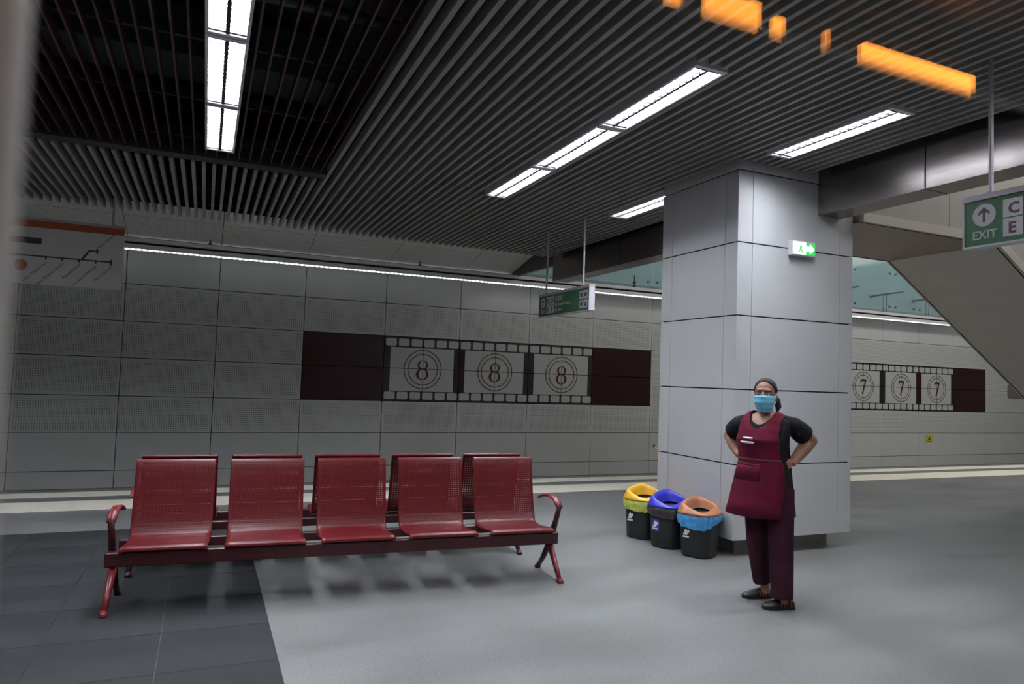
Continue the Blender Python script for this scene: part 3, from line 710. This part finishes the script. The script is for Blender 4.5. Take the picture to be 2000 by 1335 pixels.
# ---------------------------------------------------------------- recycling bins
def bin_(loc, rz, lid, bagm, label, tagm, skirt):
    t = empty('recycling_bin', loc, rz, label=label, cat='bin', group='recycling bins')
    b = bmesh.new(); loft(b, [((0, 0, 0), .140, .135, 3.0), ((0, 0, .02), .152, .146, 3.0), ((0, 0, .25), .164, .158, 3.0), ((0, 0, .385), .170, .164, 3.0)], 36); obj('body', b, 'bin_black', t, smooth=True)
    b = bmesh.new(); seg = 48; rings = []
    for q, (z, e) in enumerate(((.40, .002), (.385, .014), (.33, .020), (.285, .016))):
        ring = []
        for k in range(seg):
            a = 2*PI*k/seg; ca, sa = math.cos(a), math.sin(a); ee = e+.006*math.sin(k*2.3+q)
            drop = skirt*(.5+.5*math.cos(a-PI*1.1))**1.6 if q >= 1 else 0
            rings_z = (.40, .384, .378-drop*.5, .37-drop)[q]+.005*math.sin(k*1.7)*(q > 1)
            ring.append(b.verts.new((math.copysign(abs(ca)**.62, ca)*(.168+ee), math.copysign(abs(sa)**.62, sa)*(.162+ee), rings_z)))
        rings.append(ring)
    for i in range(3):
        for k in range(seg): b.faces.new((rings[i][k], rings[i][(k+1) % seg], rings[i+1][(k+1) % seg], rings[i+1][k]))
    obj('bag', b, bagm, t, smooth=True)
    # lid: flared skirt, shoulder, raised sloping rim round a long opening
    b = bmesh.new()
    S = [(.395, .176, .168, 0), (.385, .186, .178, 0), (.398, .190, .182, 0), (.412, .182, .174, .02), (.452, .172, .150, .20), (.468, .160, .128, .28), (.464, .148, .108, .28), (.440, .140, .094, .24), (.415, .134, .086, .16), (.40, .128, .08, .10)]
    rings = []
    for z, rx, ry, tt in S:
        ring = []
        for k in range(40):
            a = 2*PI*k/40; ca, sa = math.cos(a), math.sin(a)
            x_ = math.copysign(abs(ca)**.62, ca)*rx; y_ = math.copysign(abs(sa)**.62, sa)*ry
            ring.append(b.verts.new((x_, y_, z+tt*.6*x_+tt*1.1*y_)))
        rings.append(ring)
    for i in range(len(rings)-1):
        for k in range(40): b.faces.new((rings[i][k], rings[i][(k+1) % 40], rings[i+1][(k+1) % 40], rings[i+1][k]))
    obj('lid', b, lid, t, smooth=True)
    b = bmesh.new(); loft(b, [((0, 0, .388), .118, .070, 3), ((0, 0, .392), .118, .070, 3)], 24); obj('opening', b, 'bin_black', t)
    # label and lettering on the -X side, facing the train
    def my(P): return [(.05-(p[0]+.09), p[1]) for p in P]
    if tagm: obj('sticker', prism(bmesh.new(), my(rrect(-.085, .215, .085, .11, .008)), (-.170, -.140), 'X'), tagm, t)
    b = bmesh.new(); prism(b, my([(-.115, .20), (-.075, .20), (-.07, .225), (-.09, .26), (-.105, .235), (-.095, .215), (-.115, .215)]), (-.172, -.145), 'X'); box(b, -.172, -.145, .02, .08, .178, .190)
    prism(b, my(ring_pts(-.065, .235, .012, .014, 12)), (-.172, -.145), 'X'); obj('recycling_mark', b, 'white_print', t)
    return t
RB = .42
bin_((4.20, 6.09, 0), RB, 'lid_yellow', 'bag_green', 'black recycling bin with yellow lid and yellow-green bag, farthest of three beside the pillar', None, .09)
bin_((4.215, 5.68, 0), RB, 'lid_blue', 'bag_dark', 'black recycling bin with blue lid and dark bag, middle of three beside the pillar', 'blue_print', .08)
bin_((4.285, 5.30, 0), RB, 'lid_brown', 'bag_blue', 'black recycling bin with brown lid and blue bag, nearest of three beside the pillar', None, .11)

# ---------------------------------------------------------------- the woman
pv, cv = Vector((.722, -.692, 0)), Vector((-.692, -.722, 0))
BY = math.radians(22)
per = empty('person', (3.86, 4.0, 0), label='woman in burgundy work apron, black T-shirt and blue face mask, standing with hands on hips', cat='person')
# local body frame: l = her left (picture right), f = facing
lv = pv*math.cos(BY)+cv*math.sin(BY); fv = cv*math.cos(BY)-pv*math.sin(BY)
BC = pv*(-.035)
def B(l, f, z): v = BC+lv*l+fv*f; return Vector((v.x, v.y, z))
def A(a, b, z): v = pv*a+cv*b; return Vector((v.x, v.y, z))
def bloft(bm, secs, seg=32, caps=True, lf=None, ff=None):
    """sections (l, f, z, rl, rf[, power]) in the body frame"""
    L1, F1 = lf or lv, ff or fv; rings = []
    for s in secs:
        l, f, z, rl, rf = s[:5]; pw = s[5] if len(s) > 5 else 2.2
        c = BC+lv*l+fv*f; ring = []
        for k in range(seg):
            a = 2*PI*k/seg; ca, sa = math.cos(a), math.sin(a)
            v = c+L1*math.copysign(abs(ca)**(2/pw), ca)*rl+F1*math.copysign(abs(sa)**(2/pw), sa)*rf
            ring.append(bm.verts.new((v.x, v.y, z)))
        rings.append(ring)
    for i in range(len(rings)-1):
        for k in range(seg): bm.faces.new((rings[i][k], rings[i][(k+1) % seg], rings[i+1][(k+1) % seg], rings[i+1][k]))
    if caps: bm.faces.new(rings[0][::-1]); bm.faces.new(rings[-1])
    return bm
TOR = [(.0, 0, .80, .150, .115), (.0, 0, .86, .180, .140), (.0, .0, .94, .178, .145), (0, .005, 1.04, .155, .130), (0, .015, 1.12, .158, .132), (0, .025, 1.19, .168, .138), (0, .01, 1.27, .172, .112), (0, -.005, 1.33, .165, .088), (0, -.012, 1.365, .120, .065), (0, -.012, 1.385, .065, .052)]
# arms: her right (picture left) and left (picture right)
SHR, SHL = A(-.200, -.03, 1.300), A(.148, .02, 1.310)
ELR, ELL = A(-.285, -.17, 1.185), A(.285, -.13, 1.190)
WRR, WRL = A(-.205, -.03, 1.050), A(.150, .055, 1.025)
HC = A(-.035, .03, 1.515)        # head centre
HYAW = math.radians(10)
hf = (cv*math.cos(HYAW)-pv*math.sin(HYAW)); hl = (pv*math.cos(HYAW)+cv*math.sin(HYAW))
def H(l, f, z): return HC+hl*l+hf*f+Vector((0, 0, z))
HR = Matrix(((hl.x, hf.x, 0, 0), (hl.y, hf.y, 0, 0), (0, 0, 1, 0), (0, 0, 0, 1)))
sk = bmesh.new()
bloft(sk, TOR)
tube(sk, [B(0, -.02, 1.34), A(-.035, .0, 1.43), A(-.035, .01, 1.47)], [.062, .052, .052], 20)
ball(sk, H(0, -.012, .035), (.073, .090, .088), HR, 28); ball(sk, H(0, .022, -.035), (.058, .066, .078), HR, 24); ball(sk, H(0, .045, -.095), (.032, .030, .025), HR)
tube(sk, [H(0, .080, .02), H(0, .098, -.022), H(0, .100, -.030)], [.009, .014, .012], 10)
for s in (-1, 1):
    ball(sk, H(s*.075, -.012, .0), (.010, .018, .030), HR, 12)
    ball(sk, H(s*.036, .062, -.025), (.024, .020, .020), HR, 12)
ball(sk, H(0, .065, .038), (.050, .022, .014), HR, 14)
def arm(S, E, W_, s):
    tube(sk, [S, S.lerp(E, .5), E], [.044, .056, .050], 16); ball(sk, S, .044); ball(sk, E, .051)
    tube(sk, [E, E.lerp(W_, .35), E.lerp(W_, .7), W_], [.050, .051, .040, (.030, .026)], 16)
arm(SHR, ELR, WRR, -1); arm(SHL, ELL, WRL, 1)
def hand(W_, pdir, down, out, thumbdir):
    """palm from the wrist along pdir; out = outward normal of the palm's back"""
    pdir, down, out = pdir.normalized(), down.normalized(), out.normalized()
    c = W_+pdir*.045
    for k in range(4):
        o = (k-1.5)*.0185
        tube(sk, [W_+down*o*.6, W_+pdir*.045+down*o, W_+pdir*.082+down*o*1.05], [(.016, .014), (.014, .013), (.011, .011)], 10)
        Ls = (.068, .076, .070, .055)[k]
        p0 = W_+pdir*.080+down*o*1.05; p1 = p0+pdir*Ls*.45-out*.006+down*.004; p2 = p1+pdir*Ls*.32-out*.016+down*.004; p3 = p2+pdir*Ls*.22-out*.016
        tube(sk, [p0, p1, p2, p3], [.0095, .0088, .0080, .0066], 8); ball(sk, p3, .0066, seg=8)
    t0 = W_+pdir*.018-down*.022; t1 = t0+(thumbdir*.035+pdir*.012); t2 = t1+(thumbdir*.022+pdir*.010)-out*.008
    tube(sk, [t0, t1, t2], [.014, .0115, .0085], 8); ball(sk, t2, .0085, seg=8)
Zv = Vector((0, 0, 1))
# her left hand: on the hip, fingers forward across the front, thumb back
hand(WRL, (-pv*.80+cv*.25-Zv*.30), -Zv+(-pv)*.25, (pv*.35+cv*.95), (-cv*.6+Zv*.5+pv*-.2).normalized())
hand(WRR, (pv*.35+cv*.75-Zv*.30), -Zv, (-pv*.95+cv*.2), (-cv*.6+Zv*.5).normalized())
# lower legs
K1, K2 = A(-.070, -.05, .45), A(.082, .06, .45); AN1, AN2 = A(-.015, -.105, .09), A(.110, .105, .09)
tube(sk, [A(-.075, -.02, .80), K1, K1.lerp(AN1, .5), AN1, AN1-Zv*.05], [.085, .055, .048, .034, .032], 16); tube(sk, [A(.075, .03, .80), K2, K2.lerp(AN2, .5), AN2, AN2-Zv*.05], [.085, .055, .048, .034, .032], 16)
body = remesh('body', sk, 'skin', .0045, per, 3)
# eyes, brows
for s in (-1, 1):
    b = bmesh.new(); ball(b, H(s*.031, .070, .008), (.0135, .010, .0085), HR, 12); e_ = obj('eye', b, 'eye', per, smooth=True)
    b = bmesh.new(); ball(b, H(s*.031, .0785, .007), (.006, .004, .006), HR, 10); obj('iris', b, 'iris', e_, smooth=True)
    b = bmesh.new(); tube(b, [H(s*.014, .088, .031), H(s*.034, .084, .034), H(s*.052, .070, .027)], [.0035, .0045, .0025], 8); obj('eyebrow', b, 'hair', per, smooth=True)
# hair cap, drawn back, and ponytail
b = bmesh.new(); ball(b, H(0, -.018, .036), (.083, .098, .094), HR, 40)
inv = HR.transposed()
kill = []
for f in b.faces:
    q = inv @ (f.calc_center_median()-HC)
    if q.y > .02 and q.z < .098-.75*max(0, abs(q.x)-.028): kill.append(f)
    elif q.y > -.005 and q.z < .03: kill.append(f)
    elif q.z < -.045 and q.y > -.05: kill.append(f)
bmesh.ops.delete(b, geom=kill, context='FACES')
smooth_rim(b, 8)
h = obj('hair', b, 'hair', per, smooth=True); md = h.modifiers.new('s', 'SOLIDIFY'); md.thickness = .008; md.offset = -1
b = bmesh.new(); tube(b, [H(.03, -.10, .0), H(.065, -.115, -.04), H(.078, -.10, -.085), H(.07, -.09, -.12)], [.022, .026, .022, .008], 20); pt = obj('ponytail', b, 'hair', h, smooth=True)
# mask
b = bmesh.new(); V = []
for i in range(19):
    tz = i/18; z = -.005-.115*tz; row = []
    for j in range(17):
        a = math.radians(-82+164*j/16); bulge = .014*math.sin(PI*min(1, tz*1.1))*math.cos(a)+.0022*math.sin(tz*6*PI)
        rx, ry = .074-.030*tz**2+bulge, .092-.004*tz+bulge+.012*math.exp(-((a)/.35)**2)*(1-tz)
        row.append(b.verts.new(H(math.sin(a)*(rx+.004), .008+math.cos(a)*(ry+.003)-(.012*tz), z+.010*math.cos(a)*(tz-.5)*-1)))
    V.append(row)
for i in range(18):
    for j in range(16): b.faces.new((V[i][j], V[i][j+1], V[i+1][j+1], V[i+1][j]))
mk = obj('face_mask', b, 'mask', per, smooth=True); md = mk.modifiers.new('s', 'SOLIDIFY'); md.thickness = .003
for s in (-1, 1):
    b = bmesh.new(); tube(b, [H(s*.070, .03, -.012), H(s*.082, -.012, .018), H(s*.078, -.028, .0)], .0018, 6); tube(b, [H(s*.060, .03, -.095), H(s*.076, -.01, -.045), H(s*.080, -.028, .0)], .0018, 6); obj('ear_loop', b, 'exit_w' if False else 'white_print', mk)
# T-shirt
b = bmesh.new(); off = .012
bloft(b, [(0, 0, .825, .197, .160)]+[(l, f, z, rl+off+.004, rf+off) for l, f, z, rl, rf in TOR[1:8]]+[(0, -.014, 1.362, .13, .075), (0, -.014, 1.378, .10, .062)])
for S, E, s_ in ((SHR, ELR, -1), (SHL, ELL, 1)):
    dd = (E-S); I0 = B(s_*.07, -.012, 1.325); tube(b, [I0, I0.lerp(S, .55), S+dd*.12, S+dd*.40, S+dd*.66], [.048, .058, .068, .075, .077], 18)
ts = remesh('tshirt', b, 'shirt', .007, per, 4)
bm2 = bmesh.new(); bm2.from_mesh(ts.data); kill = []
for f_ in bm2.faces:
    q = f_.calc_center_median(); v = Vector((q.x, q.y, 0))-BC; l_, d_ = v.dot(lv), v.dot(fv)
    if (l_/.088)**2+((q.z-1.41)/(.110 if d_ > -.01 else .04))**2 < 1: kill.append(f_)
bmesh.ops.delete(bm2, geom=kill, context='FACES'); smooth_rim(bm2); bm2.to_mesh(ts.data); bm2.free()
# trousers
b = bmesh.new(); bloft(b, [(0, 0, .98, .168, .140), (0, 0, .86, .190, .150), (0, 0, .78, .185, .150)])
def leg(top, kn, an, r0, r1, r2):
    pts = [top, top.lerp(kn, .5), kn, kn.lerp(an, .5), an]; tube(b, pts, [r0, (r0+r1)/2, r1, (r1+r2)/2, r2], 24)
leg(A(-.085, -.03, .84), A(-.072, -.06, .42), A(-.038, -.105, .115), .100, .080, .063)
leg(A(.078, .03, .84), A(.090, .07, .42), A(.100, .105, .070), .100, .086, .077)
remesh('trousers', b, 'trousers', .008, per, 3)
# apron: front and back cloth with straps, pocket, seam and print
def cloth(name, a0, a1, rows, m, flip=1, parent=None, nn=24, thick=.004, fold=.004):
    b = bmesh.new(); V = []
    for z, rl, rf, cl, cf, h0, h1 in rows:
        row = []
        for j in range(nn+1):
            t_ = j/nn; a = math.radians(h0+(h1-h0)*t_); k_ = 1+fold*8*math.sin(j*1.3+z*9)*max(0, 1.0-z)
            row.append(b.verts.new(B(cl+math.sin(a)*rl*k_, cf+math.cos(a)*rf*k_*flip, z)))
        V.append(row)
    for i in range(len(V)-1):
        for j in range(nn): b.faces.new((V[i][j], V[i][j+1], V[i+1][j+1], V[i+1][j]))
    o = obj(name, b, m, parent or per, smooth=True); md = o.modifiers.new('s', 'SOLIDIFY'); md.thickness = thick; md.offset = 1; return o
ro = .024
rows = [(.635, .235, .185, -.035, .02, -92, 62), (.72, .222, .178, -.028, .015, -92, 64), (.82, .215, .175, -.015, .01, -90, 66), (.90, .206, .172, -.005, .005, -88, 66), (.98, .192, .162, 0, .003, -86, 66),
        (1.035, .181, .155, 0, .005, -84, 64), (1.052, .179, .154, 0, .005, -84, 62)]
ap = cloth('apron', 0, 0, rows, 'apron')
# bib and shoulders: a shell over the torso with armholes and a scooped neck
b = bmesh.new(); o_ = .024
bloft(b, [(l, f, z, rl+o_, rf+o_) for l, f, z, rl, rf in TOR[2:8]]+[(0, -.012, 1.366, .150, .088), (0, -.012, 1.388, .125, .070), (0, -.012, 1.398, .09, .05)], 48)
bib = remesh('bib', b, 'apron', .006, ap, 4)
bm2 = bmesh.new(); bm2.from_mesh(bib.data); kill = []
for f_ in bm2.faces:
    q = f_.calc_center_median(); v = Vector((q.x, q.y, 0))-BC; l_, d_ = v.dot(lv), v.dot(fv)
    arm_ = .150 if q.z > 1.22 else .150+.07*min(1, (1.22-q.z)/.08)
    front = d_ > -.012
    neck = (l_/.088)**2+((q.z-1.42)/(.150 if front else .07))**2 < 1
    if q.z < 1.046 or abs(l_) > arm_ or l_ > .158 or neck or (front and q.z < 1.24 and d_ < .02): kill.append(f_)
bmesh.ops.delete(bm2, geom=kill, context='FACES'); smooth_rim(bm2); bm2.to_mesh(bib.data); bm2.free()
md = bib.modifiers.new('s', 'SOLIDIFY'); md.thickness = .004
rowsb = [(.64, .215, .190, 0, -.02, -70, 88), (.80, .205, .180, 0, -.01, -70, 80), (.98, .190, .160, 0, 0, -70, 70), (1.12, .180, .150, 0, 0, -60, 60), (1.28, .180, .125, 0, -.005, -50, 50)]
cloth('apron_back', 0, 0, rowsb, 'apron_seam', -1, ap)
cloth('waist_seam', 0, 0, [(1.036, .1825, .1565, 0, .005, -84, 62), (1.054, .1815, .156, 0, .006, -84, 62)], 'apron_seam', 1, ap)
cloth('pocket', 0, 0, [(.90, .211, .177, -.004, .005, -60, 12), (.98, .196, .166, 0, .003, -60, 12), (1.012, .189, .161, 0, .004, -60, 12)], 'apron', 1, ap)
cloth('pocket_hem', 0, 0, [(1.004, .1915, .1635, 0, .004, -60, 12), (1.013, .190, .162, 0, .004, -60, 12)], 'apron_seam', 1, ap)
cloth('chest_print', 0, 0, [(1.163, .197, .170, 0, .025, -34, 0), (1.178, .197, .170, 0, .025, -34, 0)], 'white_print', 1, ap, thick=.0015)
cloth('chest_print', 0, 0, [(1.195, .197, .170, 0, .025, -26, -3), (1.209, .197, .167, 0, .025, -26, -3)], 'white_print', 1, ap, thick=.0015)
# shoes
def shoe(heel, toe, name='shoe'):
    ax = (toe-heel); ax.z = 0; ln = ax.length; ax.normalize(); sd = Vector((-ax.y, ax.x, 0))
    S = [(0, .030, .040), (.10, .036, .052), (.30, .038, .062), (.50, .040, .052), (.70, .044, .038), (.88, .038, .028), (.97, .022, .018), (1.0, .008, .010)]
    b = bmesh.new(); R = []
    for t_, w_, h_ in S:
        c = heel+ax*ln*t_; ring = []
        for k in range(16):
            a = 2*PI*k/16; v = c+sd*w_*math.cos(a); ring.append(b.verts.new((v.x, v.y, .016+max(0, math.sin(a))*h_ if math.sin(a) > 0 else .016)))
        R.append(ring)
    for i in range(len(R)-1):
        for k in range(16): b.faces.new((R[i][k], R[i][(k+1) % 16], R[i+1][(k+1) % 16], R[i+1][k]))
    b.faces.new(R[0][::-1]); b.faces.new(R[-1])
    o = obj(name, b, 'shoe', per, smooth=True)
    b = bmesh.new(); pts = []
    for t_, w_, h_ in S: c = heel+ax*ln*t_+sd*w_*1.1; pts.append((c.x, c.y))
    for t_, w_, h_ in reversed(S): c = heel+ax*ln*t_-sd*w_*1.1; pts.append((c.x, c.y))
    prism(b, pts, (0, .018), 'Z'); obj('sole', b, 'shoe', o)
    for t_ in (.16, .26, .36, .46):
        h_ = .062-.35*abs(t_-.30)*.3; b = bmesh.new(); c = heel+ax*ln*t_
        tube(b, [c+sd*.041+Zv*.02, c+sd*.034+Zv*(h_*.75+.016), c+Zv*(h_+.021), c-sd*.034+Zv*(h_*.75+.016), c-sd*.041+Zv*.02], .0045, 6); obj('strap', b, 'shoe_orange', o)
    return o
shoe(A(.030, -.150, 0), A(-.175, -.045, 0)); shoe(A(.175, .055, 0), A(-.030, .165, 0))

# ---------------------------------------------------------------- room shell out of view
props(obj('wall_left', bx(-7.2, -7, -4, 15.3, -1.2, 6.8), 'concrete'), kind='structure')
props(obj('wall_right', bx(30, 30.2, -4, 15.3, -1.2, 6.8), 'hallwall'), kind='structure')

# ---------------------------------------------------------------- train window seen through, and the carriage behind the viewer
PANE = True
wf = empty('window_1', (0, .22, 1.0), kind='structure')
b = bmesh.new(); box(b, -.16, -.0490, -.012, .012, -.5, 1.4); obj('window_frame', b, 'frame_grey', wf, bevel=.004)
if PANE:
    m = bpy.data.materials.new('window_glass'); m.use_nodes = True; N, Lk = m.node_tree.nodes, m.node_tree.links
    N.remove(N['Principled BSDF'])
    tr_ = N.new('ShaderNodeBsdfTransparent'); tr_.inputs[0].default_value = (.97, .98, .97, 1)
    gl_ = N.new('ShaderNodeBsdfGlossy'); gl_.inputs['Roughness'].default_value = .0
    lw_ = N.new('ShaderNodeLayerWeight'); lw_.inputs[0].default_value = .5
    f_ = mth(N, Lk, 'ADD', mth(N, Lk, 'MULTIPLY', mth(N, Lk, 'POWER', lw_.outputs['Facing'], 5.0), .94), .045)
    mx_ = N.new('ShaderNodeMixShader'); Lk.new(f_, mx_.inputs[0]); Lk.new(tr_.outputs[0], mx_.inputs[1]); Lk.new(gl_.outputs[0], mx_.inputs[2]); Lk.new(mx_.outputs[0], N['Material Output'].inputs['Surface'])
    # carriage window pane, shaped to cover only the area of the lamp reflections
    obj('pane', bx(.185, 1.4, .052, .058, .762, 1.4), m, wf)
    cw_ = props(obj('wall_carriage', bx(.0, 4, -2.4, -2.3, 0, 2.55), mat('carriage_wall', (.05, .032, .025), .6)), kind='structure')
    props(obj('ceiling', bx(.0, 4, -2.4, .1, 2.55, 2.6), mat('carriage_ceiling', (.05, .035, .028), .5)), kind='structure')
    tl_ = mat('carriage_lamp_glow', (1, 1, 1), .5, emit=(1.0, .32, .03), strength=13.0)
    lm = empty('carriage_lamp', (1.5, -.65, 2.4), label='orange carriage ceiling lamp row, mirrored in the window glass at top right', cat='lamp')
    K = 1.2
    def LB(n_, x0, x1, z0, z1, m_, dy=0): obj(n_, bx(x0*K-1.5, x1*K-1.5, -.012+dy, dy, (z0-1.577)*K+1.577-2.4, (z1-1.577)*K+1.577-2.4), m_, lm)
    for x0, x1, z0, z1 in ((1.20, 1.545, 2.236, 2.288), (.80, .925, 2.247, 2.30), (.715, .745, 2.252, 2.31), (.962, .985, 2.232, 2.285)): LB('lamp_panel', x0, x1, z0, z1, tl_)
    LB('lamp_housing', .6, 1.9, 2.225, 2.236, 'recess'); LB('lamp_housing', .6, 1.9, 2.312, 2.34, 'recess')
    dim = mat('lamp_edge_glow', (1, 1, 1), .5, emit=(1.0, .30, .04), strength=7.0)
    for x0, x1 in ((.80, .90), (1.20, 1.545), (.955, .985)): LB('lamp_edge', x0, x1, 2.213, 2.216, dim)
    LB('lamp_edge', 1.088, 1.093, 2.24, 2.285, dim, .01)
